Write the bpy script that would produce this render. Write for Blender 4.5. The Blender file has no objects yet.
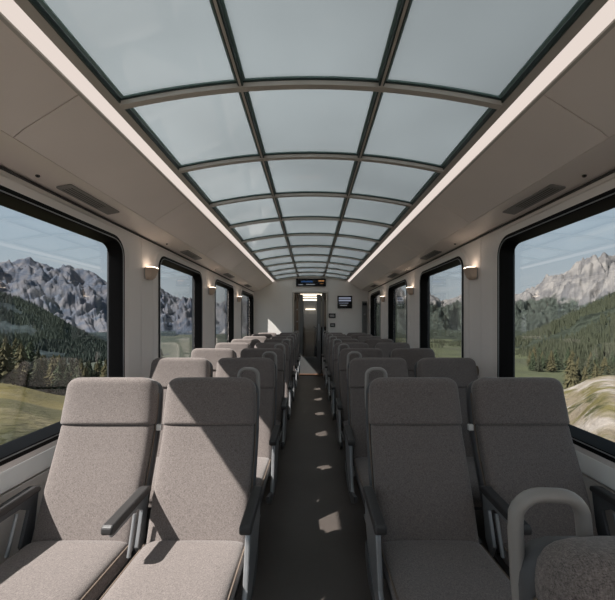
import bpy, bmesh, math, random
from mathutils import Vector, noise
random.seed(7)
C = bpy.context.scene
COL = C.collection
EYE = 1.36
F = 335.0
XV, YV = 311.0, 320.0

# ------------------------------------------------------------------ materials
def nt(name):
    m = bpy.data.materials.new(name); m.use_nodes = True
    t = m.node_tree; t.nodes.clear()
    out = t.nodes.new('ShaderNodeOutputMaterial')
    return m, t, out

def pmat(name, col, rough=.5, metal=0, var=.06, scale=6, bump=0, bscale=60, spec=.4, coat=0):
    m, t, out = nt(name)
    b = t.nodes.new('ShaderNodeBsdfPrincipled')
    tc = t.nodes.new('ShaderNodeTexCoord')
    n = t.nodes.new('ShaderNodeTexNoise'); n.inputs['Scale'].default_value = scale; n.inputs['Detail'].default_value = 4
    t.links.new(tc.outputs['Object'], n.inputs['Vector'])
    r = t.nodes.new('ShaderNodeValToRGB')
    r.color_ramp.elements[0].position = .3; r.color_ramp.elements[1].position = .7
    r.color_ramp.elements[0].color = [c*(1-var) for c in col] + [1]
    r.color_ramp.elements[1].color = [c*(1+var) for c in col] + [1]
    t.links.new(n.outputs['Fac'], r.inputs['Fac']); t.links.new(r.outputs['Color'], b.inputs['Base Color'])
    b.inputs['Roughness'].default_value = rough; b.inputs['Metallic'].default_value = metal
    b.inputs['Specular IOR Level'].default_value = spec
    b.inputs['Coat Weight'].default_value = coat
    if bump:
        n2 = t.nodes.new('ShaderNodeTexNoise'); n2.inputs['Scale'].default_value = bscale; n2.inputs['Detail'].default_value = 3
        t.links.new(tc.outputs['Object'], n2.inputs['Vector'])
        bp = t.nodes.new('ShaderNodeBump'); bp.inputs['Strength'].default_value = bump; bp.inputs['Distance'].default_value = .002
        t.links.new(n2.outputs['Fac'], bp.inputs['Height']); t.links.new(bp.outputs['Normal'], b.inputs['Normal'])
    t.links.new(b.outputs[0], out.inputs[0])
    return m

def fabric(name, col):
    m, t, out = nt(name)
    b = t.nodes.new('ShaderNodeBsdfPrincipled'); b.inputs['Roughness'].default_value = .95
    b.inputs['Specular IOR Level'].default_value = .15
    b.inputs['Sheen Weight'].default_value = .25; b.inputs['Sheen Roughness'].default_value = .5
    tc = t.nodes.new('ShaderNodeTexCoord')
    def nz(sx, sz, sc):
        mp = t.nodes.new('ShaderNodeMapping'); mp.inputs['Scale'].default_value = (sx, sz, sz)
        t.links.new(tc.outputs['Object'], mp.inputs['Vector'])
        n = t.nodes.new('ShaderNodeTexNoise'); n.inputs['Scale'].default_value = sc; n.inputs['Detail'].default_value = 2
        t.links.new(mp.outputs['Vector'], n.inputs['Vector']); return n
    a = nz(1, 5, 130); c = nz(5, 1, 130); d = nz(1, 1, 650)
    def mth(op, p, q):
        k = t.nodes.new('ShaderNodeMath'); k.operation = op
        for i, v in enumerate((p, q)):
            if isinstance(v, (int, float)): k.inputs[i].default_value = v
            else: t.links.new(v, k.inputs[i])
        return k.outputs[0]
    s = mth('ADD', a.outputs['Fac'], c.outputs['Fac'])
    s = mth('ADD', s, d.outputs['Fac'])
    s = mth('MULTIPLY', s, .3333)
    r = t.nodes.new('ShaderNodeValToRGB')
    r.color_ramp.elements[0].position = .37; r.color_ramp.elements[1].position = .63
    r.color_ramp.elements[0].color = [x*.45 for x in col] + [1]
    r.color_ramp.elements[1].color = [x*1.58 for x in col] + [1]
    t.links.new(s, r.inputs['Fac']); t.links.new(r.outputs['Color'], b.inputs['Base Color'])
    bp = t.nodes.new('ShaderNodeBump'); bp.inputs['Strength'].default_value = .5; bp.inputs['Distance'].default_value = .0015
    t.links.new(s, bp.inputs['Height']); t.links.new(bp.outputs['Normal'], b.inputs['Normal'])
    t.links.new(b.outputs[0], out.inputs[0])
    return m

def emit(name, col, st):
    m, t, out = nt(name)
    e = t.nodes.new('ShaderNodeEmission'); e.inputs[0].default_value = (*col, 1); e.inputs[1].default_value = st
    t.links.new(e.outputs[0], out.inputs[0]); return m

def clear_glass(name, tint, ior=1.45, boost=1.0):
    m, t, out = nt(name)
    tr = t.nodes.new('ShaderNodeBsdfTransparent'); tr.inputs[0].default_value = (*tint, 1)
    g = t.nodes.new('ShaderNodeBsdfGlossy'); g.inputs['Roughness'].default_value = .01
    lw = t.nodes.new('ShaderNodeLayerWeight'); lw.inputs['Blend'].default_value = .5
    pw = t.nodes.new('ShaderNodeMath'); pw.operation = 'POWER'; pw.inputs[1].default_value = 5; t.links.new(lw.outputs['Facing'], pw.inputs[0])
    f = t.nodes.new('ShaderNodeMath'); f.operation = 'MULTIPLY_ADD'; f.inputs[1].default_value = .95; f.inputs[2].default_value = .045; t.links.new(pw.outputs[0], f.inputs[0])
    mu = t.nodes.new('ShaderNodeMath'); mu.operation = 'MULTIPLY'; mu.inputs[1].default_value = boost
    t.links.new(f.outputs[0], mu.inputs[0])
    mx = t.nodes.new('ShaderNodeMixShader')
    t.links.new(mu.outputs[0], mx.inputs[0]); t.links.new(tr.outputs[0], mx.inputs[1]); t.links.new(g.outputs[0], mx.inputs[2])
    t.links.new(mx.outputs[0], out.inputs[0]); return m

def milk_glass(name, col):
    m, t, out = nt(name)
    tr = t.nodes.new('ShaderNodeBsdfTranslucent')
    tc = t.nodes.new('ShaderNodeTexCoord'); n = t.nodes.new('ShaderNodeTexNoise'); n.inputs['Scale'].default_value = 1.1
    t.links.new(tc.outputs['Object'], n.inputs['Vector'])
    r = t.nodes.new('ShaderNodeValToRGB')
    r.color_ramp.elements[0].position = .3; r.color_ramp.elements[1].position = .7
    r.color_ramp.elements[0].color = [c*.93 for c in col] + [1]; r.color_ramp.elements[1].color = [c*1.06 for c in col] + [1]
    t.links.new(n.outputs['Fac'], r.inputs['Fac']); t.links.new(r.outputs['Color'], tr.inputs[0])
    g = t.nodes.new('ShaderNodeBsdfGlossy'); g.inputs['Roughness'].default_value = .03
    lw = t.nodes.new('ShaderNodeLayerWeight'); lw.inputs['Blend'].default_value = .5
    pw = t.nodes.new('ShaderNodeMath'); pw.operation = 'POWER'; pw.inputs[1].default_value = 5; t.links.new(lw.outputs['Facing'], pw.inputs[0])
    f = t.nodes.new('ShaderNodeMath'); f.operation = 'MULTIPLY_ADD'; f.inputs[1].default_value = .9; f.inputs[2].default_value = .09; t.links.new(pw.outputs[0], f.inputs[0])
    mx = t.nodes.new('ShaderNodeMixShader')
    t.links.new(f.outputs[0], mx.inputs[0]); t.links.new(tr.outputs[0], mx.inputs[1]); t.links.new(g.outputs[0], mx.inputs[2])
    t.links.new(mx.outputs[0], out.inputs[0]); return m

M = dict(
    wall=pmat('wall_laminate', (.84, .775, .735), .45, var=.02, scale=2),
    sill=pmat('sill_laminate', (.82, .81, .79), .35, var=.02),
    lower=pmat('lower_panel', (.62, .58, .54), .5, var=.03),
    panel=pmat('cove_panel', (.90, .82, .775), .32, var=.03, scale=2, spec=.5),
    soffit=pmat('soffit_panel', (.88, .805, .76), .4, var=.03, scale=2),
    trim=pmat('taupe_metal', (.55, .52, .48), .4, .1, var=.04),
    endwall=pmat('end_wall_laminate', (.80, .765, .73), .5, var=.03, scale=2),
    rubber=pmat('black_rubber', (.003, .003, .0035), .5, var=.1, spec=.15),
    black=pmat('black_gloss', (.006, .006, .008), .15, var=.1),
    teal=pmat('dark_green_bar', (.045, .07, .068), .35, .3, var=.1),
    seal=pmat('glass_edge_band', (.20, .31, .31), .3, var=.05),
    shell=pmat('seat_shell_plastic', (.085, .087, .092), .42, var=.05, bump=.2, bscale=300),
    pad=pmat('armrest_pad', (.045, .043, .043), .42, var=.08, bump=.2, bscale=400),
    alu=pmat('satin_aluminium', (.36, .37, .38), .38, .55, var=.04),
    grey=pmat('grey_handle', (.30, .285, .27), .38, .1, var=.04),
    darkm=pmat('dark_metal', (.03, .03, .033), .5, .3, var=.08),
    piping=pmat('tan_piping', (.18, .14, .11), .8, var=.1),
    vent=pmat('vent_grey', (.30, .29, .28), .5, .2, var=.05),
    slit=pmat('vent_slit', (.04, .04, .04), .6),
    sconce=pmat('beige_sconce', (.62, .48, .38), .4, var=.03),
    outer=pmat('train_body_paint', (.06, .065, .07), .4),
    floor=pmat('floor_vinyl', (.075, .063, .056), .5, var=.12, scale=3, bump=.25, bscale=220),
    thresh=pmat('threshold_brown', (.16, .085, .05), .5),
    vest=pmat('vestibule_panel', (.22, .215, .21), .5),
    wood=pmat('vestibule_brown', (.2, .15, .115), .5),
    doorm=pmat('door_metal', (.16, .165, .165), .4, .3),
    fab=fabric('woven_fabric', (.185, .159, .148)),
    strip=emit('light_strip_glow', (1, .87, .79), .62),
    lamp=emit('sconce_glow', (1, .80, .62), 5),
    vlight=emit('vestibule_glow', (1, .84, .65), 3.0),
    blue=emit('screen_blue', (.08, .22, .55), .22),
    orange=emit('screen_orange', (.9, .42, .15), .35),
    white=emit('screen_white', (.7, .75, .8), .3),
    bluegrey=emit('screen_bluegrey', (.3, .33, .42), .5),
    glass=clear_glass('window_glass', (.93, .95, .955), 1.45, 1.6),
    dglass=clear_glass('door_glass', (.82, .84, .85), 1.45, 1.0),
    milk=milk_glass('roof_glass', (.358, .386, .396)),
    bark=pmat('bark', (.07, .05, .035), .9, scale=20),
)

# ------------------------------------------------------------------ mesh helpers
class MB:
    def __init__(s): s.v = []; s.f = []
    def add(s, vs, fs):
        o = len(s.v); s.v += [tuple(v) for v in vs]; s.f += [tuple(i+o for i in f) for f in fs]; return s
    def box(s, x0, x1, y0, y1, z0, z1):
        vs = [(x, y, z) for z in (z0, z1) for y in (y0, y1) for x in (x0, x1)]
        return s.add(vs, [(0,2,3,1),(4,5,7,6),(0,1,5,4),(2,6,7,3),(0,4,6,2),(1,3,7,5)])
    def loft(s, rings, cap=True, closed=False):
        n = len(rings[0]); vs = [p for r in rings for p in r]; fs = []
        m = len(rings)
        for i in range(m if closed else m-1):
            j = (i+1) % m
            for k in range(n):
                l = (k+1) % n
                fs.append((i*n+k, i*n+l, j*n+l, j*n+k))
        if cap and not closed:
            fs.append(tuple(reversed(range(n)))); fs.append(tuple((m-1)*n+k for k in range(n)))
        return s.add(vs, fs)
    def prism(s, prof, axis, a, b):
        # prof: list of 2D points; axis x: (y,z) profile; axis y: (x,z) profile
        if axis == 'x': r = [[(t, p, q) for p, q in prof] for t in (a, b)]
        elif axis == 'y': r = [[(p, t, q) for p, q in prof] for t in (a, b)]
        else: r = [[(p, q, t) for p, q in prof] for t in (a, b)]
        return s.loft(r)
    def tube(s, pts, rad, n=10, closed=False, sq=1.0):
        pts = [Vector(p) for p in pts]; rings = []
        up = None
        for i, p in enumerate(pts):
            if closed: t = pts[(i+1) % len(pts)]-pts[i-1]
            else: t = pts[min(i+1, len(pts)-1)]-pts[max(i-1, 0)]
            t.normalize()
            if up is None:
                up = Vector((0, 1, 0)) if abs(t.y) < .9 else Vector((1, 0, 0))
            u = (up-t*up.dot(t)).normalized(); w = t.cross(u); up = u
            rings.append([p+u*math.cos(2*math.pi*k/n)*rad*sq+w*math.sin(2*math.pi*k/n)*rad for k in range(n)])
        return s.loft(rings, closed=closed)
    def build(s, name, mat, parent=None, smooth=None, bevel=0, seg=2):
        me = bpy.data.meshes.new(name); me.from_pydata(s.v, [], s.f)
        bm = bmesh.new(); bm.from_mesh(me); bmesh.ops.recalc_face_normals(bm, faces=bm.faces); bm.to_mesh(me); bm.free()
        me.materials.append(mat)
        o = bpy.data.objects.new(name, me); COL.objects.link(o)
        if parent: o.parent = parent
        if smooth is not None:
            for p in me.polygons: p.use_smooth = True
            me.set_sharp_from_angle(angle=math.radians(smooth))
        if bevel:
            b = o.modifiers.new('bevel', 'BEVEL'); b.width = bevel; b.segments = seg; b.limit_method = 'ANGLE'; b.angle_limit = math.radians(40)
        return o

def tag(o, label=None, cat=None, group=None, kind=None):
    if label: o['label'] = label
    if cat: o['category'] = cat
    if group: o['group'] = group
    if kind: o['kind'] = kind
    return o
def empty(name, loc=(0,0,0), parent=None, rz=0):
    o = bpy.data.objects.new(name, None); COL.objects.link(o); o.location = loc; o.rotation_euler.z = rz
    o.empty_display_size = .1
    if parent: o.parent = parent
    return o
def copy_tree(o, parent=None):
    c = o.copy(); COL.objects.link(c); c.parent = parent
    for ch in list(o.children): copy_tree(ch, c)
    return c

def rrect(cx, cy, w, h, r, n=5):
    pts = []
    for (sx, sy, a0) in ((1, 1, 0), (-1, 1, 90), (-1, -1, 180), (1, -1, 270)):
        for k in range(n+1):
            a = math.radians(a0+90*k/n)
            pts.append((cx+sx*(w/2-r)+r*math.cos(a), cy+sy*(h/2-r)+r*math.sin(a)))
    return pts

# ------------------------------------------------------------------ the carriage
YB, YE = -1.8, 8.3
XW = 1.42
ZT = 2.055        # where wall meets the soffit
WZ0, WZ1 = .705, 1.965
BAYS = [(-1.8, 2.80, -.75, 2.52), (2.80, 4.61, 3.09, 4.33), (4.61, 6.43, 4.90, 6.10), (6.43, 8.3, 6.77, 7.92)]

MB().box(-1.55, 1.55, YB-.1, YE+.06, -.12, 0).build('floor', M['floor'])['kind'] = 'structure'

def bays(sgn): return BAYS if sgn > 0 else BAYS[:3]+[(6.43, 8.3, 6.77, 8.19)]
def side_wall(sgn, nm):
    root = empty('wall_'+nm); root['kind'] = 'structure'
    for (a, b, y0, y1) in bays(sgn):
        m = MB(); g = .003
        yc, zc = (y0+y1)/2, (WZ0+WZ1)/2
        w, h = y1-y0, WZ1-WZ0
        N = 6
        inner = rrect(yc, zc, w, h, .13, N)
        outer = []
        i = 0
        for (sx, sy) in ((1,1), (-1,1), (-1,-1), (1,-1)):
            cy = b-g if sx > 0 else a+g
            cz = ZT if sy > 0 else .0
            ix, iz = yc+sx*(w/2-.13), zc+sy*(h/2-.13)
            for k in range(N+1):
                # first half of points slide on one side, second half on other
                p = inner[i]; i += 1
                f = k/N
                vert_first = (sx*sy > 0)
                if (f < .5) == vert_first:   # point on the vertical side line y=cy
                    z = p[1] if f != .5 else cz
                    t = f/.5 if vert_first else (1-f)/.5
                    outer.append((cy, iz+(cz-iz)*t))
                else:
                    t = (1-f)/.5 if vert_first else f/.5
                    outer.append((ix+(cy-ix)*t, cz))
        X = sgn*XW; X2 = sgn*(XW+.09)
        r1 = [(X, p[0], p[1]) for p in outer]; r2 = [(X, p[0], p[1]) for p in inner]
        r3 = [(X2, p[0], p[1]) for p in inner]; r4 = [(X2, p[0], p[1]) for p in outer]
        m.loft([r1, r2, r3, r4], closed=True)
        m.build('wall_panel', M['wall'], root, smooth=30)
        # raised soft surround around the window
        s = MB()
        A = rrect(yc, zc, w+.17, h+.13, .19, N); B = rrect(yc, zc, w+.13, h+.10, .17, N)
        Ci = rrect(yc, zc, w-.002, h-.002, .13, N)
        xi = sgn*(XW-.001); xo = sgn*(XW-.014)
        s.loft([[(xi, p[0], p[1]) for p in A], [(xo, p[0], p[1]) for p in B], [(xo, p[0], p[1]) for p in Ci], [(xi, p[0], p[1]) for p in Ci]], closed=True)
        s.build('window_surround', M['wall'], root, smooth=35)
    # outside skin closing the seams between panels
    s = MB()
    for (a, b, y0, y1) in bays(sgn):
        s.box(sgn*(XW+.092), sgn*(XW+.12), a, y0-.01, 0, 2.2)
        s.box(sgn*(XW+.092), sgn*(XW+.12), y1+.01, b, 0, 2.2)
        s.box(sgn*(XW+.092), sgn*(XW+.12), y0-.01, y1+.01, 0, WZ0-.01)
        s.box(sgn*(XW+.092), sgn*(XW+.12), y0-.01, y1+.01, WZ1+.01, 2.2)
    s.build('outer_skin', M['outer'], root)
    return root
side_wall(-1, 'left'); side_wall(1, 'right')

wn = 0
for sgn in (-1, 1):
    for (a, b, y0, y1) in bays(sgn):
        wn += 1
        root = empty('window_%d' % wn, (sgn*(XW+.03), (y0+y1)/2, (WZ0+WZ1)/2)); root['kind'] = 'structure'
        w, h = y1-y0, WZ1-WZ0
        N = 7
        def ring(x, d, r): return [(sgn*x, p[0], p[1]) for p in rrect(0, 0, w-2*d, h-2*d, r, N)]
        # inner face at world x = XW-.018 -> local -.048
        MB().loft([ring(-.046, -.006, .136), ring(-.050, .006, .124), ring(-.048, .030, .105), ring(-.036, .034, .10),
                   ring(-.030, .036, .10), ring(.028, .052, .085), ring(.04, .055, .085), ring(.04, .006, .124), ring(.03, .002, .128), ring(-.04, .002, .128)], closed=True
                  ).build('window_frame', M['rubber'], root, smooth=40)
        MB().loft([ring(-.0495, .017, .115), ring(-.0525, .019, .113), ring(-.0525, .022, .11), ring(-.0495, .024, .108)], closed=True
                  ).build('frame_bead', M['alu'], root, smooth=40)
        MB().loft([ring(.030, .05, .088), ring(.036, .05, .088)]).build('glass_pane', M['glass'], root)

# sills, grooves, lower panels, skirting
tn = 0
def tname():
    global tn
    tn += 1; return 'trim_%d' % tn
for sgn in (-1, 1):
    m = MB().prism([(sgn*(XW-.001), WZ0-.034), (sgn*(XW-.016), WZ0-.036), (sgn*(XW-.045), .60), (sgn*(XW-.045), .585), (sgn*(XW-.001), .585)], 'y', YB, YE)
    m.build(tname(), M['sill'], smooth=30, bevel=.004)['kind'] = 'structure'
    m = MB().prism([(sgn*(XW-.001), .575), (sgn*(XW-.042), .575), (sgn*(XW-.038), .12), (sgn*(XW-.001), .12)], 'y', YB, YE)
    m.build(tname(), M['lower'], bevel=.003)['kind'] = 'structure'
    MB().prism([(sgn*(XW-.001), .118), (sgn*(XW-.06), .118), (sgn*(XW-.065), .001), (sgn*(XW-.001), .001)], 'y', YB, YE
               ).build('baseboard_' + ('left' if sgn < 0 else 'right'), M['darkm'])['kind'] = 'structure'

# soffit + sloping cove panels with seams
def profile_pts(sgn):
    base = [(XW+.02, 2.062), (1.29, 2.088), (1.225, 2.112), (1.185, 2.145), (.955, 2.29)]
    return [(sgn*x, z) for x, z in base]
SEAMS = [YB, -.9, .15, 1.38, 2.6, 3.85, 5.1, 6.35, 7.55, YE]
for sgn in (-1, 1):
    root = empty(tname()); root['kind'] = 'structure'
    P = profile_pts(sgn)
    for a, b in zip(SEAMS[:-1], SEAMS[1:]):
        up = [(p[0], p[1]+.014) for p in P]
        MB().prism(P[2:] + up[:1:-1], 'y', a+.0025, b-.0025).build('cove_panel', M['panel'], root, smooth=30)
    up = [(p[0], p[1]+.014) for p in P]
    MB().prism(P[:2] + [(P[2][0]+sgn*.004, P[2][1]-.002)] + [(up[2][0]+sgn*.004, up[2][1])] + up[1::-1], 'y', YB, YE).build('soffit_strip', M['soffit'], root, smooth=30)
    # shadow-gap bead between wall and soffit
    MB().box(sgn*(XW-.012), sgn*(XW+.02), YB, YE, 2.050, 2.0605).build('shadow_gap', M['slit'], root)
    # lip below and above light strip
    MB().prism([(sgn*.958, 2.286), (sgn*.948, 2.292), (sgn*.948, 2.302), (sgn*.962, 2.302)], 'y', YB, YE).build('cove_lip', M['trim'], root)
    MB().prism([(sgn*.905, 2.330), (sgn*.868, 2.349), (sgn*.868, 2.36), (sgn*.905, 2.36)], 'y', YB, YE).build('roof_lip', M['trim'], root, bevel=.003)
    # roof shoulder cladding over it
    MB().prism([(sgn*1.54, 2.05), (sgn*1.56, 2.2), (sgn*1.30, 2.37), (sgn*.88, 2.395), (sgn*.872, 2.365), (sgn*1.22, 2.335), (sgn*1.46, 2.19), (sgn*1.46, 2.10)], 'y', YB-.1, YE+.1
               ).build('roof_shoulder', M['outer'], root)
    s = MB().prism([(sgn*.947, 2.300), (sgn*.906, 2.335), (sgn*.912, 2.345), (sgn*.955, 2.308)], 'y', YB, YE-.002).build('light_strip', M['strip'])
    tag(s, 'long glowing light strip along the %s edge of the glass roof' % ('left' if sgn < 0 else 'right'), 'light', 'roof edge light strips')

# glass roof
def crown(x): return 2.355 + .095*(1-(x/.87)**2)
YBARS = [-1.18, -.50, .18, .86] + [1.535+.675*k for k in range(11)]
YBARS = YBARS[:-1] + [YE-.03] if YBARS[-1] > YE-.3 else YBARS
ceil = empty('ceiling', (0, 0, 0)); ceil['kind'] = 'structure'
XS = [-.868, -.32, .32, .868]
def arch(x0, x1, y0, y1, dz0, dz1, n=6):
    r = []
    for k in range(n+1):
        x = x0+(x1-x0)*k/n; z = crown(x)
        r.append([(x, y0, z+dz0), (x, y1, z+dz0), (x, y1, z+dz1), (x, y0, z+dz1)])
    return MB().loft(r)
edges = [YB]+YBARS
for a, b in zip(edges[:-1], edges[1:]):
    for i in range(3):
        arch(XS[i]+.004, XS[i+1]-.004, a+.004, b-.004, .010, .022).build('glass_panel', M['milk'], ceil, smooth=30)
        # slim green-edged seal framing each pane
        q = MB()
        x0, x1 = XS[i]+.010, XS[i+1]-.010; wd = .014
        for (u0, u1, v0, v1) in ((x0, x1, a+.012, a+.012+wd), (x0, x1, b-.012-wd, b-.012), (x0, x0+wd, a+.026, b-.026), (x1-wd, x1, a+.026, b-.026)):
            mm = arch(u0, u1, v0, v1, .004, .0095, 6); q.add(mm.v, mm.f)
        q.build('pane_seal', M['seal'], ceil, smooth=30)
for y in YBARS[:]:
    arch(-.87, .87, y-.016, y+.016, -.022, .006, 24).build('cross_bar', M['trim'], ceil, smooth=30)
    arch(-.87, .87, y-.020, y+.020, -.002, .030, 24).build('bar_gasket', M['teal'], ceil, smooth=30)
for x in (-.32, .32):
    MB().box(x-.013, x+.013, YB, YE-.02, crown(x)-.016, crown(x)+.03).build('long_bar', M['teal'], ceil, bevel=.004)
    MB().box(x-.005, x+.005, YB, YE-.02, crown(x)-.019, crown(x)-.015).build('bar_cap', M['trim'], ceil)
for x in (-.868, .868):
    MB().box(x-.005, x+.005, YB, YE-.02, 2.344, 2.37).build('edge_bar', M['teal'], ceil, bevel=.003)

# end walls
DX0, DX1, DZ = -.42, .38, 2.03
endw = empty('wall_end'); endw['kind'] = 'structure'
def ztop(x):
    ax = abs(x)
    if ax < .87: return crown(x)+.02
    pr = [(.87, 2.36), (.955, 2.29), (1.185, 2.145), (1.225, 2.112), (1.29, 2.088), (1.52, 2.06)]
    for (a, za), (b, zb) in zip(pr[:-1], pr[1:]):
        if ax <= b: return za+(zb-za)*(ax-a)/(b-a)+.02
    return 2.07
def endpanel(x0, x1, z0, y0, y1, root, name='wall_panel', mat='endwall'):
    n = max(2, int((x1-x0)/.04)); xs = [x0+(x1-x0)*k/n for k in range(n+1)]
    return MB().loft([[(x, y0, z0), (x, y1, z0), (x, y1, ztop(x)), (x, y0, ztop(x))] for x in xs]).build(name, M[mat], root)
endpanel(-1.50, DX0-.045, 0, YE, YE+.08, endw)
endpanel(DX1+.045, 1.50, 0, YE, YE+.08, endw)
endpanel(DX0-.042, DX1+.042, DZ+.03, YE, YE+.08, endw)
q = MB()
for k in range(24):
    x0 = -.87+1.74*k/24; x1 = x0+1.74/24
    q.add([(x0, YE-.03, crown(x0)-.045), (x1, YE-.03, crown(x1)-.045), (x1, YE-.03, crown(x1)+.005), (x0, YE-.03, crown(x0)+.005),
           (x0, YE, crown(x0)-.045), (x1, YE, crown(x1)-.045), (x1, YE, crown(x1)+.005), (x0, YE, crown(x0)+.005)],
          [(0,1,2,3), (0,4,5,1), (3,2,6,7), (4,7,6,5)])
q.build('arch_lip', M['trim'], endw, smooth=30)

# door in the end wall and the vestibule behind it
d = empty('door_1', (-.02, YE, 0)); d['kind'] = 'structure'
hw = .40
q = MB(); q.box(-hw-.035, -hw, -.02, .10, 0, DZ+.035); q.box(hw, hw+.035, -.02, .10, 0, DZ+.035); q.box(-hw, hw, -.02, .10, DZ, DZ+.035)
q.build('door_frame', M['trim'], d, bevel=.004)
q = MB(); q.box(-.27, -.185, .04, .08, .02, DZ-.03); q.box(.165, .27, .04, .08, .02, DZ-.03); q.box(-.185, .165, .04, .08, .02, .44); q.box(-.185, .165, .04, .08, 1.99, DZ-.03)
q.build('door_leaf', M['doorm'], d, bevel=.006)
MB().box(-.184, .164, .055, .065, .441, 1.989).build('door_glass', M['dglass'], d)
MB().box(-.183, -.172, .05, .054, .46, 1.97).build('glass_seal', M['rubber'], d)
MB().tube([(.215, .02, .85), (.215, .005, .88), (.215, .005, 1.22), (.215, .02, 1.25), (.215, .045, 1.25)], .011).build('door_handle', M['alu'], d, smooth=60)
MB().box(-hw, hw, -.10, .10, .001, .02).build('threshold', M['thresh'], d, bevel=.004)
MB().box(-.345, -.30, .06, .10, .02, DZ-.02).build('side_jamb', M['wood'], d)
MB().box(.30, .345, .05, .10, .02, DZ-.02).build('side_post', M['doorm'], d)
for z in (1.62, 1.32, 1.08):
    MB().tube([(-.325, .045, z), (-.325, .06, z)], .018, 12).build('door_button', M['alu'], d, smooth=40)
V0, V1 = YE+.12, YE+4.2
MB().box(-1.0, -.9, V0, V1, 0, 2.088).build('wall_vestibule_left', M['wood'])['kind'] = 'structure'
MB().box(.9, 1.0, V0, V1, 0, 2.088).build('wall_vestibule_right', M['wood'])['kind'] = 'structure'
MB().box(-1, 1, V0, V1, -.1, 0).build('floor_vestibule', M['floor'])['kind'] = 'structure'
MB().box(-1, 1, V0, V1, 2.09, 2.2).build('ceiling_vestibule', M['vest'])['kind'] = 'structure'
v = empty('wall_vestibule_end', (0, 0, 0)); v['kind'] = 'structure'
q = MB(); q.box(-1, -.28, V1, V1+.06, 0, 2.2); q.box(.28, 1, V1, V1+.06, 0, 2.2); q.box(-.28, .28, V1, V1+.06, 1.9, 2.2); q.box(-.28, .28, V1, V1+.06, 0, .9)
q.build('vestibule_end', M['vest'], v)
MB().box(-.279, .279, V1+.02, V1+.03, .901, 1.899).build('vestibule_glass', M['vent'], v)
for k, yy in enumerate((YE+1.1, YE+2.2, YE+3.6)):
    s = MB().box(-.30, .30, yy, yy+.30, 2.065, 2.089).build('ceiling_light', M['vlight'])
    tag(s, ['warm ceiling light bar in the vestibule nearest the glass door', 'warm ceiling light bar in the middle of the vestibule', 'warm ceiling light bar at the far end of the vestibule'][k], 'light', 'vestibule lights')
wl = MB().box(-.20, .16, V1-.03, V1-.001, 1.74, 1.78).build('wall_light', M['vlight']); tag(wl, 'thin warm light bar low on the far vestibule wall, below the ceiling lights', 'light')
MB().box(-.24, .20, V1-.02, V1-.001, 1.02, 1.62).build('wall_panel_grey', M['vent'], v, bevel=.01)
cab = empty('cabinet', (.44, YE+1.2, 0)); tag(cab, 'dark waist-high cabinet in the vestibule behind the door glass', 'cabinet')
MB().box(-.35, .40, -.3, .3, .04, 1.15).build('body', M['black'], cab, bevel=.01)
MB().box(-.37, .40, -.32, .32, 1.151, 1.18).build('top', M['darkm'], cab, bevel=.005)
MB().box(-.33, .38, -.26, .26, 0, .04).build('plinth', M['darkm'], cab)

# display over the door
ds = empty('destination_display', (0, YE, 2.285)); tag(ds, 'wide black passenger display with blue and orange text above the end door', 'display')
MB().box(-.37, .37, -.035, -.001, -.095, .095).build('housing', M['black'], ds, bevel=.006)
def marks(x0, z0, z1, n, wd, gap, hvar=0):
    q = MB(); x = x0
    for k in range(n):
        w = wd*random.uniform(.6, 1.25); t = random.choice((0, 0, hvar))
        q.box(x, x+w, -.0365, -.0355, z0, z1+t); x += w+gap
    return q
marks(-.245, .005, .035, 13, .020, .006, .012).build('blue_text', M['blue'], ds)
marks(.185, .025, .055, 4, .030, .006).build('orange_text', M['orange'], ds)
marks(-.31, -.06, -.045, 5, .02, .006).build('white_text', M['white'], ds)
marks(-.12, -.055, -.038, 9, .02, .006).build('white_text', M['white'], ds)
marks(.23, -.03, -.022, 3, .022, .005).build('orange_text', M['orange'], ds)

sc = empty('wall_screen', (.835, YE, 1.80)); tag(sc, 'black square information screen on the end wall right of the door', 'screen')
MB().box(-.18, .18, -.035, -.001, -.155, .155).build('housing', M['black'], sc, bevel=.006)
q = MB(); q.box(-.15, .15, -.0365, -.0355, .085, .12); q.box(-.15, .15, -.0365, -.0355, .022, .062); q.build('screen_bands', M['bluegrey'], sc)
marks(-.145, -.03, -.016, 10, .02, .006).build('screen_text', M['bluegrey'], sc)
marks(-.12, -.085, -.07, 8, .016, .008).build('screen_text', M['white'], sc)
for (x, z, w, h, lab) in ((.525, 1.465, .085, .058, 'upper and larger of two small black control panels beside the door'), (.535, 1.235, .062, .046, 'lower and smaller of two small black control panels beside the door')):
    c = empty('control_panel', (x, YE, z)); tag(c, lab, 'control panel', 'control panels beside the door')
    MB().box(-w, w, -.025, -.001, -h, h).build('housing', M['black'], c, bevel=.006)
    MB().box(-w*.62, w*.62, -.0275, -.0255, -h*.45, h*.45).build('display', M['vent'], c)
c = empty('door_cabinet', (1.32, YE, 1.2)); tag(c, 'narrow grey service locker in the right corner of the end wall', 'locker')
MB().box(-.06, .06, -.06, -.001, -1.19, .62).build('body', M['doorm'], c, bevel=.005)
MB().box(-.05, .05, -.066, -.061, .66-.14, .66-.08).build('label_plate', M['black'], c)
MB().tube([(0, -.062, .30), (0, -.075, .30)], .02, 14).build('lock', M['alu'], c, smooth=40)

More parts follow.
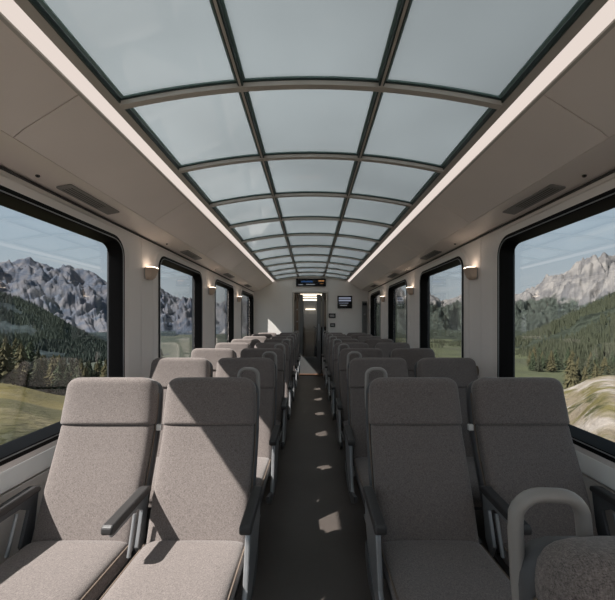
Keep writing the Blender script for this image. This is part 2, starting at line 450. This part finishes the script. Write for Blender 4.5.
# vents, sensors, sconces
P = profile_pts(1)
vent_rows = [(2.02, 'nearest the camera'), (3.72, 'second from the camera'), (5.42, 'third from the camera'), (7.05, 'farthest from the camera')]
for sgn in (-1, 1):
    side = 'left' if sgn < 0 else 'right'
    for y, lab in vent_rows:
        vt = empty('air_vent', (sgn*1.325, y, 2.081)); vt.rotation_euler.y = sgn*math.atan(.026/.15)
        tag(vt, 'grey slotted air vent in the soffit above the %s windows, %s' % (side, lab), 'vent', 'soffit air vents')
        MB().prism(rrect(0, 0, .085, .46, .010), 'z', -.008, .0).build('vent_plate', M['vent'], vt, bevel=.0015)
        q = MB()
        for k in range(4):
            x = -.028+k*.016; q.box(x, x+.004, -.20, .10, -.0090, -.0082)
        q.build('vent_slots', M['slit'], vt)
    for y, lab in ((1.66, 'nearest the camera'), (3.15, 'second from the camera'), (4.75, 'third from the camera')):
        z = 2.081
        t_ = MB(); ring = lambda r, zz: [(r*math.cos(a*math.pi/8), r*math.sin(a*math.pi/8), zz) for a in range(16)]
        t_.loft([ring(.010, 0), ring(.010, -.004), ring(.007, -.008), ring(.003, -.009)])
        o = t_.build('ceiling_sensor', M['darkm'], smooth=40); o.location = (sgn*1.355, y, 2.0765); o.rotation_euler.y = sgn*.17
        tag(o, 'tiny round dark sensor in the soffit above the %s windows, %s' % (side, lab), 'sensor', 'soffit sensors')
    if sgn > 0:
        hk = MB().loft([[(XW+dx, 2.86+ry*math.cos(a*math.pi/8), .925+rz*math.sin(a*math.pi/8)) for a in range(16)] for dx, ry, rz in ((-.001, .030, .045), (-.02, .030, .045), (-.032, .022, .036), (-.036, .010, .018))]).build('coat_hook', M['piping'], smooth=50)
        tag(hk, 'small brown oval coat hook low on the nearest right wall pillar', 'hook')
    for k, y in enumerate((2.90, 4.68, 6.48)):
        s = empty('wall_sconce', (sgn*XW, y, 1.76)); tag(s, 'beige wedge lamp on the %s wall pillar %s' % (side, ('nearest the camera', 'between the second and third windows', 'before the farthest window')[k]), 'wall lamp', 'pillar wall lamps')
        i = -sgn
        MB().loft([[(i*.012, -.062, .05), (i*.085, -.052, .05), (i*.085, .052, .05), (i*.012, .062, .05)],
                   [(i*.012, -.060, -.03), (i*.055, -.044, -.03), (i*.055, .044, -.03), (i*.012, .060, -.03)],
                   [(i*.012, -.045, -.05), (i*.035, -.034, -.05), (i*.035, .034, -.05), (i*.012, .045, -.05)]]
                  ).build('lamp_shade', M['sconce'], s, bevel=.004)
        MB().box(*sorted((i*.001, i*.0115)), -.05, .05, -.045, .045).build('back_plate', M['alu'], s)
        MB().box(*sorted((i*.018, i*.078)), -.046, .046, .0505, .056).build('diffuser', M['lamp'], s)

# ------------------------------------------------------------------ seats
def sring(cx, w, yc, zc, t, ty, tz, n=28, e=4.0):
    """rounded section: half extents w/2 (x) and t/2 along direction (ty,tz)"""
    r = []
    for k in range(n):
        a = 2*math.pi*k/n; c, s = math.cos(a), math.sin(a)
        u = math.copysign(abs(c)**(2/e), c)*w/2; v = math.copysign(abs(s)**(2/e), s)*t/2
        r.append((cx+u, yc+ty*v, zc+tz*v))
    return r
def back_line(z):
    """front surface y of backrest at height z (seat local, top at y=0)"""
    s = (z-.31)/.75
    return -.255+.255*s + .022*math.sin(s*math.pi) - .010*math.sin(s*2*math.pi)
def slab(z0, z1, wf, t, off, r0, r1, n=14, rt=.03, e=4.0):
    rings = []
    L = z1-z0
    zs = []
    m = 6
    for k in range(m): zs.append(z0+r0*(1-math.cos(k/m*math.pi/2)))
    for k in range(n+1): zs.append(z0+r0+(L-r0-r1)*k/n)
    for k in range(1, m+1): zs.append(z1-r1+r1*math.sin(k/m*math.pi/2))
    for z in zs:
        dl, dh = z-z0, z1-z
        def cut(d, r): return 0 if d >= r else r-math.sqrt(max(0, r*r-(r-d)**2))
        c = cut(dl, r0)+cut(dh, r1)
        tt = t-2*min(.92*t/2, cut(dl, min(rt, r0)) + cut(dh, min(rt, r1)))
        y = back_line(z)+off+t/2
        rings.append(sring(0, wf(z)-2*c, y, z, tt, .96, -.28, e=e))
    return MB().loft(rings)
def make_seat(side, kind):
    """side -1: left of aisle, +1 right.  The aisle is on local x = -side direction."""
    a = -side                                   # direction of the aisle
    root = empty('train_seat')
    wid = lambda z: .452-.012*abs((z-.7)/.4)
    # backrest + headrest upholstery
    slab(.315, .835, wid, .075, 0, .02, .012, e=5).build('backrest', M['fab'], root, smooth=60)
    slab(.832, 1.060, lambda z: .460-.016*max(0, (z-.9)/.16), .106, -.014, .014, .055, e=4.5).build('headrest', M['fab'], root, smooth=60)
    # shell behind, wraps the sides
    slab(.30, 1.040, lambda z: .484-.018*max(0, (z-.8)/.25), .055, .058, .03, .06, rt=.025, e=6).build('back_shell', M['shell'], root, smooth=50)
    for s in (-1, 1):
        pts = [(s*(wid(z)/2+.004), back_line(z)+.058, z) for z in [.38+.03*k for k in range(21)]]
        MB().tube(pts, .0042, 6).build('piping', M['piping'], root, smooth=80)
    # cushion
    rings = []
    n = 18
    for k in range(n+1):
        u = k/n; y = -.215-.50*u
        th = .115*(1-.35*max(0, (u-.82)/.18)**2); w = .445-.05*max(0, (u-.88)/.12)**2
        if k == 0: th *= .8
        zc = .340+.022*u-.03*max(0, (u-.8)/.2)**2
        if k == n: th *= .7
        rings.append(sring(0, w, y, zc-.0, th, 0, 1, e=5))
    MB().loft(rings).build('seat_cushion', M['fab'], root, smooth=60)
    for s in (-1, 1):
        pts = [(s*(.2225), -.23-.42*k/8, (.372+.020*k/8)) for k in range(9)]
        MB().tube(pts, .004, 6).build('piping', M['piping'], root, smooth=80)
    # pan and pedestal
    MB().loft([sring(0, .43, y, .282, t, 0, 1, e=6) for y, t in ((-.14, .03), (-.2, .05), (-.62, .05), (-.68, .025))]).build('seat_pan', M['shell'], root, smooth=40)
    MB().prism([(-.30, .27), (-.52, .27), (-.50, .02), (-.34, .02)], 'x', -.05+a*.09, .05+a*.09).build('leg', M['darkm'], root, bevel=.008)
    MB().box(-.07+a*.09, .07+a*.09, -.56, -.28, 0, .019).build('foot_plate', M['alu'], root, bevel=.004)
    def armrest(x, w=.046, frame='alu', open_=False, ln=.315):
        z = .575; y1 = -.13
        pf = [(y1, z-.014), (y1, z+.010), (y1-.03, z+.020), (y1-ln+.012, z+.010), (y1-ln, z+.002), (y1-ln-.002, z-.020), (y1-ln+.012, z-.030), (y1-ln+.06, z-.024)]
        ar = MB().prism(pf, 'x', x-w/2, x+w/2).build('armrest', M['pad'], root, bevel=.008, seg=3)
        if open_:
            q = MB()
            q.prism([(y1, z-.018), (y1-ln+.03, z-.030), (y1-ln+.03, z-.050), (y1-.10, z-.046), (y1-.055, z-.075), (y1-.10, .36), (y1-.075, .30), (y1-.03, .36)], 'x', x-.008, x+.008)
            q.build('armrest_bracket', M[frame], ar, bevel=.003)
            MB().tube([(x, y1-.11, z-.06), (x, y1-.13, .45), (x, y1-.16, .36)], .008).build('armrest_strut', M['alu'], ar, smooth=60)
        return ar
    if kind == 'aisle':
        x = a*.262
        armrest(x)
        # curved light side frame on the aisle side
        prof = [(-.125, .578), (-.36, .565), (-.395, .50), (-.415, .42), (-.44, .34), (-.50, .26), (-.42, .235), (-.30, .30), (-.20, .36), (-.135, .45)]
        MB().prism(prof, 'x', x-.011, x+.011).build('side_frame', M['alu'], root, bevel=.006)
        MB().prism([(-.45, .262), (-.56, .30), (-.66, .335), (-.66, .30), (-.52, .22), (-.24, .22), (-.16, .28), (-.16, .35), (-.30, .295), (-.42, .232)], 'x', x-.014, x+.006).build('side_skirt', M['shell'], root, bevel=.004)
        # grab handle at the aisle shoulder
        hx0, hx1 = a*.222, a*.132
        yb = .088
        pts = [(hx0+a*.004, back_line(.86)+.075, .86), (hx0+a*.008, back_line(.93)+.090, .91), (hx0+a*.008, yb-.01, .98), (hx0+a*.006, yb, 1.045)]
        for k in range(1, 7):
            t = math.radians(180-90*k/6); pts.append((hx0-a*.035+a*.035*-math.cos(t)*1.15, yb+.002, 1.063+.035*math.sin(t)))
        for k in range(0, 7):
            t = math.radians(90-90*k/6); pts.append((hx1+a*.03-a*.035*math.cos(t), yb, 1.063+.035*math.sin(t)))
        pts += [(hx1-a*.005, yb-.008, 1.0), (hx1-a*.005, yb-.03, .93)]
        MB().tube(pts, .0105, 12).build('grab_handle', M['grey'], root, smooth=70)
    else:
        armrest(a*.252, open_=True, frame='alu')          # shared armrest beside the aisle seat
        armrest(-a*.262, w=.042, open_=True, frame='shell', ln=.34)
        MB().box(*sorted((a*.236, a*.262)), back_line(.80)+.055, back_line(.80)+.075, .80, .83).build('link_clip', M['sill'], root, bevel=.003)
    return root

ROWS = [1.70, 2.60, 3.47, 4.34, 5.21, 6.08, 6.95, 7.78]
ordn = ['in the front full row', 'in the second row', 'in the third row', 'in the fourth row', 'in the fifth row', 'in the sixth row', 'in the seventh row', 'in the last row']
for side in (-1, 1):
    for kind in ('aisle', 'window'):
        proto = None
        rows = list(enumerate(ROWS))
        if side == 1 and kind == 'aisle': rows.append((-1, .412))
        for i, y in rows:
            if proto is None: proto = make_seat(side, kind); s = proto
            else: s = copy_tree(proto)
            s.location = (((-.51 if side < 0 else .525) if kind == 'aisle' else (-1.02 if side < 0 else 1.06)) + (.008 if i < 0 else 0), y, 0)
            sd = 'left' if side < 0 else 'right'
            if i < 0: lab = 'woven seat nearest the camera, with large grab handle, cut off at bottom right'
            elif kind == 'aisle': lab = 'woven seat with grab handle, %s of the aisle, %s' % (sd, ordn[i])
            else: lab = 'grey-brown window seat beside the %s wall, %s' % (sd, ordn[i])
            tag(s, lab, 'seat', 'train seats on the %s side' % sd)

# ------------------------------------------------------------------ outside
def tab(points, sgn):
    out = []
    for x, y in points:
        dx = abs(x-XV); out.append((math.degrees(math.atan2(dx, F)), (YV-y)/math.hypot(dx, F)))
    out.sort(); return out
def interp(t, a):
    if a <= t[0][0]: return t[0][1]
    for (a0, v0), (a1, v1) in zip(t[:-1], t[1:]):
        if a <= a1: return v0+(v1-v0)*(a-a0)/(a1-a0)
    return t[-1][1]
def sm(x): x = max(0, min(1, x)); return x*x*(3-2*x)
def polar(name, sgn, az0, az1, r0, r1, na, nr, hf, mat, power=1.0):
    v = []; f = []
    for j in range(nr+1):
        r = r0+(r1-r0)*(j/nr)**power
        for i in range(na+1):
            az = az0+(az1-az0)*i/na; A = math.radians(az)
            x, y = sgn*r*math.sin(A), r*math.cos(A)
            v.append((x, y, hf(az, r, x, y)))
    for j in range(nr):
        for i in range(na):
            k = j*(na+1)+i; f.append((k, k+1, k+na+2, k+na+1))
    m = MB(); m.add(v, f); return m.build(name, mat, smooth=180)

def ground_mat(name, cols, scales, thr=None, bump=1.0, bscale=.5, bd=.3, stretch=(1,1,1)):
    m, t, out = nt(name)
    b = t.nodes.new('ShaderNodeBsdfPrincipled'); b.inputs['Roughness'].default_value = 1; b.inputs['Specular IOR Level'].default_value = .1
    tc = t.nodes.new('ShaderNodeTexCoord'); mp = t.nodes.new('ShaderNodeMapping'); mp.inputs['Scale'].default_value = stretch
    t.links.new(tc.outputs['Object'], mp.inputs['Vector'])
    prev = None
    for k, (c, s) in enumerate(zip(cols, scales)):
        if k == 0:
            rgb = t.nodes.new('ShaderNodeRGB'); rgb.outputs[0].default_value = (*c, 1); prev = rgb.outputs[0]; continue
        n = t.nodes.new('ShaderNodeTexNoise'); n.inputs['Scale'].default_value = s[0]; n.inputs['Detail'].default_value = 8; n.inputs['Roughness'].default_value = .6
        t.links.new(mp.outputs['Vector'], n.inputs['Vector'])
        r = t.nodes.new('ShaderNodeValToRGB'); r.color_ramp.elements[0].position = s[1]; r.color_ramp.elements[1].position = s[2]
        t.links.new(n.outputs['Fac'], r.inputs['Fac'])
        mx = t.nodes.new('ShaderNodeMix'); mx.data_type = 'RGBA'
        t.links.new(r.outputs['Color'], mx.inputs[0]); t.links.new(prev, mx.inputs[6]); mx.inputs[7].default_value = (*c, 1)
        prev = mx.outputs[2]
    t.links.new(prev, b.inputs['Base Color'])
    n = t.nodes.new('ShaderNodeTexNoise'); n.inputs['Scale'].default_value = bscale; n.inputs['Detail'].default_value = 8
    t.links.new(mp.outputs['Vector'], n.inputs['Vector'])
    bp = t.nodes.new('ShaderNodeBump'); bp.inputs['Strength'].default_value = bump; bp.inputs['Distance'].default_value = bd
    t.links.new(n.outputs['Fac'], bp.inputs['Height']); t.links.new(bp.outputs['Normal'], b.inputs['Normal'])
    t.links.new(b.outputs[0], out.inputs[0]); return m

def mountain_mat(name, rock, rock2, forest, zf, zw):
    """rock with forest growing below a wandering tree line"""
    m, t, out = nt(name)
    b = t.nodes.new('ShaderNodeBsdfPrincipled'); b.inputs['Roughness'].default_value = 1; b.inputs['Specular IOR Level'].default_value = .05
    g = t.nodes.new('ShaderNodeNewGeometry'); sp = t.nodes.new('ShaderNodeSeparateXYZ'); t.links.new(g.outputs['Position'], sp.inputs[0])
    def nz(s, d=10, ro=.62):
        n = t.nodes.new('ShaderNodeTexNoise'); n.inputs['Scale'].default_value = s; n.inputs['Detail'].default_value = d; n.inputs['Roughness'].default_value = ro
        t.links.new(g.outputs['Position'], n.inputs['Vector']); return n.outputs['Fac']
    def ramp(fac, a, c, ca, cb):
        r = t.nodes.new('ShaderNodeValToRGB'); r.color_ramp.elements[0].position = a; r.color_ramp.elements[1].position = c
        r.color_ramp.elements[0].color = (*ca, 1); r.color_ramp.elements[1].color = (*cb, 1); t.links.new(fac, r.inputs[0]); return r.outputs[0]
    rc = ramp(nz(.012), .42, .6, rock2, rock)
    fc = ramp(nz(.05), .4, .62, [c*.55 for c in forest], [c*1.4 for c in forest])
    n = nz(.0045)
    ma = t.nodes.new('ShaderNodeMath'); ma.operation = 'MULTIPLY_ADD'; ma.inputs[1].default_value = zw*3; ma.inputs[2].default_value = -zw*1.5-zf
    t.links.new(n, ma.inputs[0])
    ad = t.nodes.new('ShaderNodeMath'); ad.operation = 'ADD'; t.links.new(ma.outputs[0], ad.inputs[0]); t.links.new(sp.outputs[2], ad.inputs[1])
    dv = t.nodes.new('ShaderNodeMath'); dv.operation = 'MULTIPLY_ADD'; dv.inputs[1].default_value = 3.0/zw; dv.inputs[2].default_value = .5; dv.use_clamp = True
    t.links.new(ad.outputs[0], dv.inputs[0])
    mx = t.nodes.new('ShaderNodeMix'); mx.data_type = 'RGBA'
    t.links.new(dv.outputs[0], mx.inputs[0]); t.links.new(fc, mx.inputs[6]); t.links.new(rc, mx.inputs[7])
    t.links.new(mx.outputs[2], b.inputs['Base Color'])
    bp = t.nodes.new('ShaderNodeBump'); bp.inputs['Strength'].default_value = .7; bp.inputs['Distance'].default_value = 12
    t.links.new(nz(.02), bp.inputs['Height']); t.links.new(bp.outputs['Normal'], b.inputs['Normal'])
    t.links.new(b.outputs[0], out.inputs[0]); return m

def ridge(tabl, R, r0, r1, amp, sc, base, gul=.35):
    def hf(az, r, x, y):
        crest = EYE+R*interp(tabl, az)
        if r < R: u = (r-r0)/(R-r0); k = u**1.25
        else: u = (r1-r)/(r1-R); k = max(0, u)
        h = base+(crest-base)*k
        n1 = noise.ridged_multi_fractal(Vector((x*sc, y*sc, 3.1)), .9, 2.1, 7, 1.0, 2.0)-1.1
        e = 1-abs(2*k-1)*.75 if r < R else .3
        if k > .97: e = .12
        # gullies and buttresses running down the face
        wv = noise.noise(Vector((x*sc*.8, y*sc*.8, 9)))*2.2
        g = 0; fr = gul; am = 1.0
        for q in range(4):
            g += am*abs(noise.noise(Vector(((az+(r-R)*.0075*(1 if q % 2 else -.6))*fr+wv*fr*.9, r*sc*(1.1+q), 4.4+q)))); fr *= 2.1; am *= .55
        g = (g-.35)
        return h+amp*n1*max(.1, e)*min(1, k*4)*.75 + amp*g*.62*min(1, k*3)*(min(1, (1-k)*6+.10) if r < R else .1)
    return hf

LT = tab([(-900, 262), (-300, 255), (0, 265), (15, 264), (22, 262), (30, 259), (38, 262), (47, 266), (58, 271), (65, 269), (70, 268), (75, 270), (82, 270), (88, 269), (95, 273), (107, 282), (125, 286), (156, 291), (168, 296), (180, 300), (191, 305), (214, 303), (227, 304), (245, 308), (300, 312)], -1)
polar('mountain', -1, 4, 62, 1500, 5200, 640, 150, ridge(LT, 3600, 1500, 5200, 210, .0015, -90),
      mountain_mat('left_rock_haze_tint', (.115, .112, .12), (.06, .072, .095), (.035, .05, .065), -60, 90))  # distance haze is put into these bluish rock and forest colours
tag(bpy.data.objects['mountain'], 'jagged blue-grey mountain range seen through the left windows', 'mountain')
RT = tab([(300, 314), (371, 296), (389, 293), (395, 290), (407, 296), (427, 298), (440, 303), (449, 301), (463, 300), (490, 300), (509, 298), (520, 297), (535, 291), (545, 285), (552, 281), (560, 277), (568, 273), (575, 270), (581, 271), (590, 265), (598, 260), (605, 255), (612, 257), (625, 252), (700, 262), (1500, 262)], 1)
o = polar('mountain', 1, 4, 62, 1300, 4800, 640, 150, ridge(RT, 3000, 1300, 4800, 190, .0018, -70),
      mountain_mat('right_rock', (.185, .175, .165), (.10, .098, .10), (.038, .045, .038), 110, 80))
tag(o, 'pale rocky alpine peak with wooded foot seen through the right windows', 'mountain')
LH = tab([(-900, 255), (-200, 262), (0, 292), (30, 302), (55, 315), (75, 327), (107, 345), (130, 352), (160, 356)], -1)
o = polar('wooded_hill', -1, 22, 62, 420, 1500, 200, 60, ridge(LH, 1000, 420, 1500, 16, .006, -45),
      mountain_mat('left_wood_haze_tint', (.055, .055, .055), (.035, .04, .045), (.03, .04, .042), 48, 18))  # hill colours pushed toward blue in place of air haze
tag(o, 'dark wooded hillside below the mountain range, through the nearest left window', 'hill')
RH = tab([(300, 345), (425, 344), (463, 342), (509, 343), (525, 336), (545, 328), (570, 315), (595, 302), (615, 291), (700, 270), (1500, 250)], 1)
o = polar('wooded_hill', 1, 6, 62, 260, 1400, 200, 60, ridge(RH, 850, 260, 1400, 14, .007, -38),
      mountain_mat('right_wood', (.075, .072, .05), (.045, .045, .035), (.032, .038, .028), 80, 16))
tag(o, 'green wooded hillside below the pale peak, through the nearest right window', 'hill')

grass = ground_mat('meadow_grass', [(.12, .098, .036), (.06, .058, .025), (.16, .135, .075), (.03, .032, .017)], [0, (.05, .42, .6), (.15, .52, .68), (.09, .60, .68)], bscale=1.5, bd=.3, stretch=(1, .35, 1))
valley = ground_mat('valley_floor', [(.075, .08, .06), (.05, .06, .05), (.19, .18, .16)], [0, (.006, .42, .58), (.012, .60, .68)], bscale=.05, bd=2, stretch=(1, .4, 1))
bank = ground_mat('rocky_bank', [(.17, .14, .10), (.28, .25, .22), (.11, .095, .04), (.05, .05, .022)], [0, (.45, .48, .56), (.6, .50, .57), (1.3, .56, .63)], bscale=2.5, bd=.25, stretch=(1, .3, 1))
def lh(az, r, x, y):
    s = .115+.06*sm((44-az)/9)
    d = 2.4+r*s*.9 if r < 190 else 2.4+190*s*.9+(r-190)*.05
    d = min(d, 60)
    return EYE-d-.4+min(r/30, 1)*1.2*noise.noise(Vector((x*.04, y*.025, 0)))*min(3, r/40)
o = polar('ground_left', -1, 0, 88, 2.2, 190, 120, 110, lh, grass, 2.0); o['kind'] = 'structure'
o = polar('ground_plain', -1, 0, 88, 190, 1500, 100, 50, lh, valley, 1.5); o['kind'] = 'structure'
def rh(az, r, x, y):
    top = 2.05-1.15*sm((az-35.5)/6.5)                 # near bank rises toward the camera side
    near = top+.55+ .035*r
    far = 2.5+.16*r if r < 150 else 26.5+(r-150)*.03
    k = sm((r-17)/14)
    d = near*(1-k)+far*k
    return EYE-d+ (.28*noise.noise(Vector((x*.5, y*.2, 1)))+.1*noise.noise(Vector((x*2, y*.7, 5))))*min(1, r/6)*(1-k) + k*1.0*noise.noise(Vector((x*.03, y*.03, 1)))
def rmix():
    m = bank.copy(); return m
o = polar('ground_right', 1, 0, 88, 2.2, 32, 150, 90, rh, bank, 1.3); o['kind'] = 'structure'
mead = ground_mat('alpine_pasture', [(.075, .082, .045), (.05, .055, .035), (.12, .11, .085)], [0, (.02, .42, .6), (.03, .60, .66)], bscale=.3, bd=1)
o = polar('ground_valley', 1, 0, 88, 32, 1300, 120, 60, rh, mead, 1.5); o['kind'] = 'structure'

# conifers
foliages = [pmat('conifer_needles', c, .9, var=.35, scale=1.2, spec=.1) for c in ((.044, .049, .031), (.075, .068, .036), (.045, .058, .034), (.032, .043, .036))]
def conifer(seed, h, w, fol):
    rnd = random.Random(seed); root = empty('conifer_tree')
    MB().loft([[(r*math.cos(a*math.pi/3), r*math.sin(a*math.pi/3), z) for a in range(6)] for r, z in ((h*.022, -.4), (h*.016, h*.4), (h*.003, h*.96))]).build('trunk', M['bark'], root)
    q = MB(); nt_ = 13
    for k in range(nt_):
        u = k/nt_; zc = h*(.10+.88*u); R = w*(1-u)**.85*rnd.uniform(.85, 1.12)+.03*h
        nb = 9
        off = rnd.uniform(0, 6.28)
        for b in range(nb):
            a = off+2*math.pi*b/nb+rnd.uniform(-.2, .2); rr = R*rnd.uniform(.65, 1.15); ha = math.pi/nb*.95
            ca, sa = math.cos(a), math.sin(a); th = h*.075
            tip = (rr*ca, rr*sa, zc-h*.055*rnd.uniform(.5, 1.4))
            l = (rr*.6*math.cos(a+ha), rr*.6*math.sin(a+ha), zc-h*.02); r_ = (rr*.6*math.cos(a-ha), rr*.6*math.sin(a-ha), zc-h*.025)
            top = (0, 0, zc+th); bot = (0, 0, zc-h*.02)
            q.add([top, l, tip, r_, bot], [(0,1,2), (0,2,3), (4,2,1), (4,3,2)])
    q.build('foliage', fol, root)
    return root
protos = [conifer(k, 1.0, .22+.035*(k % 3), foliages[k % 3]) for k in range(5)]
used = set()
def place_tree(k, x, y, z, h, lab, grp):
    p = protos[k]
    if k in used: t = copy_tree(p)
    else: t = p; used.add(k)
    t.location = (x, y, z); t.scale = (h, h, h); t.rotation_euler.z = random.uniform(0, 6.28)
    tag(t, lab, 'tree', grp)
TP = []
def clear(x, y, d):
    if any((x-a)**2+(y-b)**2 < d*d for a, b in TP): return False
    TP.append((x, y)); return True
n = 0; tries = 0
while n < 200 and tries < 20000:
    tries += 1
    az = random.uniform(30, 47.5); r = random.uniform(88, 170)
    if az < 34 and r < 100: continue
    A = math.radians(az); x, y = -r*math.sin(A), r*math.cos(A)
    if not clear(x, y, 3.2): continue
    place_tree(n % 5, x, y, lh(az, r, x, y)-.1, random.uniform(6.5, 11.5), 'dark conifer in the wood beyond the meadow outside the left windows', 'conifers of the left wood')
    n += 1
n = 0; tries = 0
while n < 100 and tries < 20000:
    tries += 1
    az = random.uniform(33, 47); r = random.uniform(150, 290)
    if az < 37.5 and r < 225: continue
    A = math.radians(az); x, y = r*math.sin(A), r*math.cos(A)
    if not clear(x, y, 4.5): continue
    place_tree(n % 5, x, y, rh(az, r, x, y)-.1, random.uniform(8, 13), 'slim conifer on the slope outside the right windows', 'conifers of the right slope')
    n += 1
A = math.atan((571-XV)/F); r = 42
place_tree(1, r*math.sin(A), r*math.cos(A), rh(math.degrees(A), r, r*math.sin(A), r*math.cos(A))-.2, 4.9, 'lone bushy olive conifer standing above the rocky bank outside the right window', None)

# distant woods on the two hillsides (uncountable)
def woods(name, sgn, az0, az1, r0, r1, hf, num, hh, fol, lab):
    q = MB(); rnd = random.Random(3)
    k = 0
    while k < num:
        az = rnd.uniform(az0, az1); r = rnd.uniform(r0, r1); A = math.radians(az); x, y = sgn*r*math.sin(A), r*math.cos(A)
        if noise.noise(Vector((x*.008, y*.008, 2))) > .22: k += 1; continue
        z = hf(az, r, x, y)-1; h = hh*rnd.uniform(.6, 1.25); w = h*.2; o = rnd.uniform(0, 2)
        q.add([(x+w*math.cos(o+a*math.pi/2), y+w*math.sin(o+a*math.pi/2), z+h*.05) for a in range(4)]+[(x, y, z+h)], [(0,1,4), (1,2,4), (2,3,4), (3,0,4)])
        k += 1
    ob = q.build(name, fol); tag(ob, lab, 'forest', None, 'stuff')
woods('forest', -1, 24, 48, 430, 990, ridge(LH, 1000, 420, 1500, 16, .006, -45), 9000, 8.5, foliages[3], 'dense dark conifer forest covering the left hillside')  # needle colour cooled to carry the same painted haze as the hill
woods('forest', 1, 14, 48, 280, 845, ridge(RH, 850, 260, 1400, 14, .007, -38), 9500, 8.5, foliages[0], 'dense green conifer forest covering the right hillside')

# ------------------------------------------------------------------ light
w = bpy.data.worlds.new('World'); C.world = w; w.use_nodes = True
t = w.node_tree; t.nodes.clear()
out = t.nodes.new('ShaderNodeOutputWorld'); bg = t.nodes.new('ShaderNodeBackground')
tc = t.nodes.new('ShaderNodeTexCoord'); sp = t.nodes.new('ShaderNodeSeparateXYZ'); t.links.new(tc.outputs['Generated'], sp.inputs[0])
r = t.nodes.new('ShaderNodeValToRGB')
e = r.color_ramp.elements
e[0].position = .48; e[0].color = (.26, .225, .185, 1)
e[1].position = 1; e[1].color = (.22, .32, .42, 1)
x = e.new(.50); x.color = (.47, .50, .515, 1)
x = e.new(.61); x.color = (.36, .435, .505, 1)
half = t.nodes.new('ShaderNodeMath'); half.operation = 'MULTIPLY_ADD'; half.inputs[1].default_value = .5; half.inputs[2].default_value = .5
t.links.new(sp.outputs[2], half.inputs[0]); t.links.new(half.outputs[0], r.inputs[0])
# wispy high cloud, streets running along the line
mz = t.nodes.new('ShaderNodeMath'); mz.operation = 'MAXIMUM'; mz.inputs[1].default_value = .03; t.links.new(sp.outputs[2], mz.inputs[0])
dv = t.nodes.new('ShaderNodeVectorMath'); dv.operation = 'DIVIDE'; cmb = t.nodes.new('ShaderNodeCombineXYZ')
for k in range(3): t.links.new(mz.outputs[0], cmb.inputs[k])
t.links.new(tc.outputs['Generated'], dv.inputs[0]); t.links.new(cmb.outputs[0], dv.inputs[1])
mp = t.nodes.new('ShaderNodeMapping'); mp.inputs['Scale'].default_value = (1.6, .22, 0); t.links.new(dv.outputs[0], mp.inputs[0])
n = t.nodes.new('ShaderNodeTexNoise'); n.inputs['Scale'].default_value = 1; n.inputs['Detail'].default_value = 5; t.links.new(mp.outputs[0], n.inputs[0])
cr = t.nodes.new('ShaderNodeValToRGB'); cr.color_ramp.elements[0].position = .56; cr.color_ramp.elements[1].position = .74
cr.color_ramp.elements[1].color = (.45, .45, .45, 1); t.links.new(n.outputs['Fac'], cr.inputs[0])
mx = t.nodes.new('ShaderNodeMix'); mx.data_type = 'RGBA'; t.links.new(cr.outputs[0], mx.inputs[0]); t.links.new(r.outputs[0], mx.inputs[6]); mx.inputs[7].default_value = (.66, .65, .64, 1)
t.links.new(mx.outputs[2], bg.inputs[0]); bg.inputs[1].default_value = .9
t.links.new(bg.outputs[0], out.inputs[0])

sun = bpy.data.lights.new('sun', 'SUN'); sun.energy = 9.8; sun.angle = math.radians(.6); sun.color = (1, .92, .865)
so = bpy.data.objects.new('sun', sun); COL.objects.link(so)
SD = Vector((1.0, .42, -1.14))
so.rotation_euler = SD.to_track_quat('-Z', 'Y').to_euler()

cam = bpy.data.cameras.new('camera'); co = bpy.data.objects.new('camera', cam); COL.objects.link(co)
co.location = (0, 0, EYE); co.rotation_euler = (math.radians(90), 0, 0)
cam.sensor_width = 36; cam.lens = 36*F/615; cam.shift_x = -3.5/615; cam.shift_y = 20/615
cam.clip_start = .05; cam.clip_end = 20000
C.camera = co
C.cycles.max_bounces = 16; C.cycles.diffuse_bounces = 10; C.cycles.glossy_bounces = 5; C.cycles.transparent_max_bounces = 24
C.view_settings.view_transform = 'Standard'; C.view_settings.look = 'None'; C.view_settings.exposure = .38; C.view_settings.gamma = 1
C.view_settings.use_curve_mapping = False
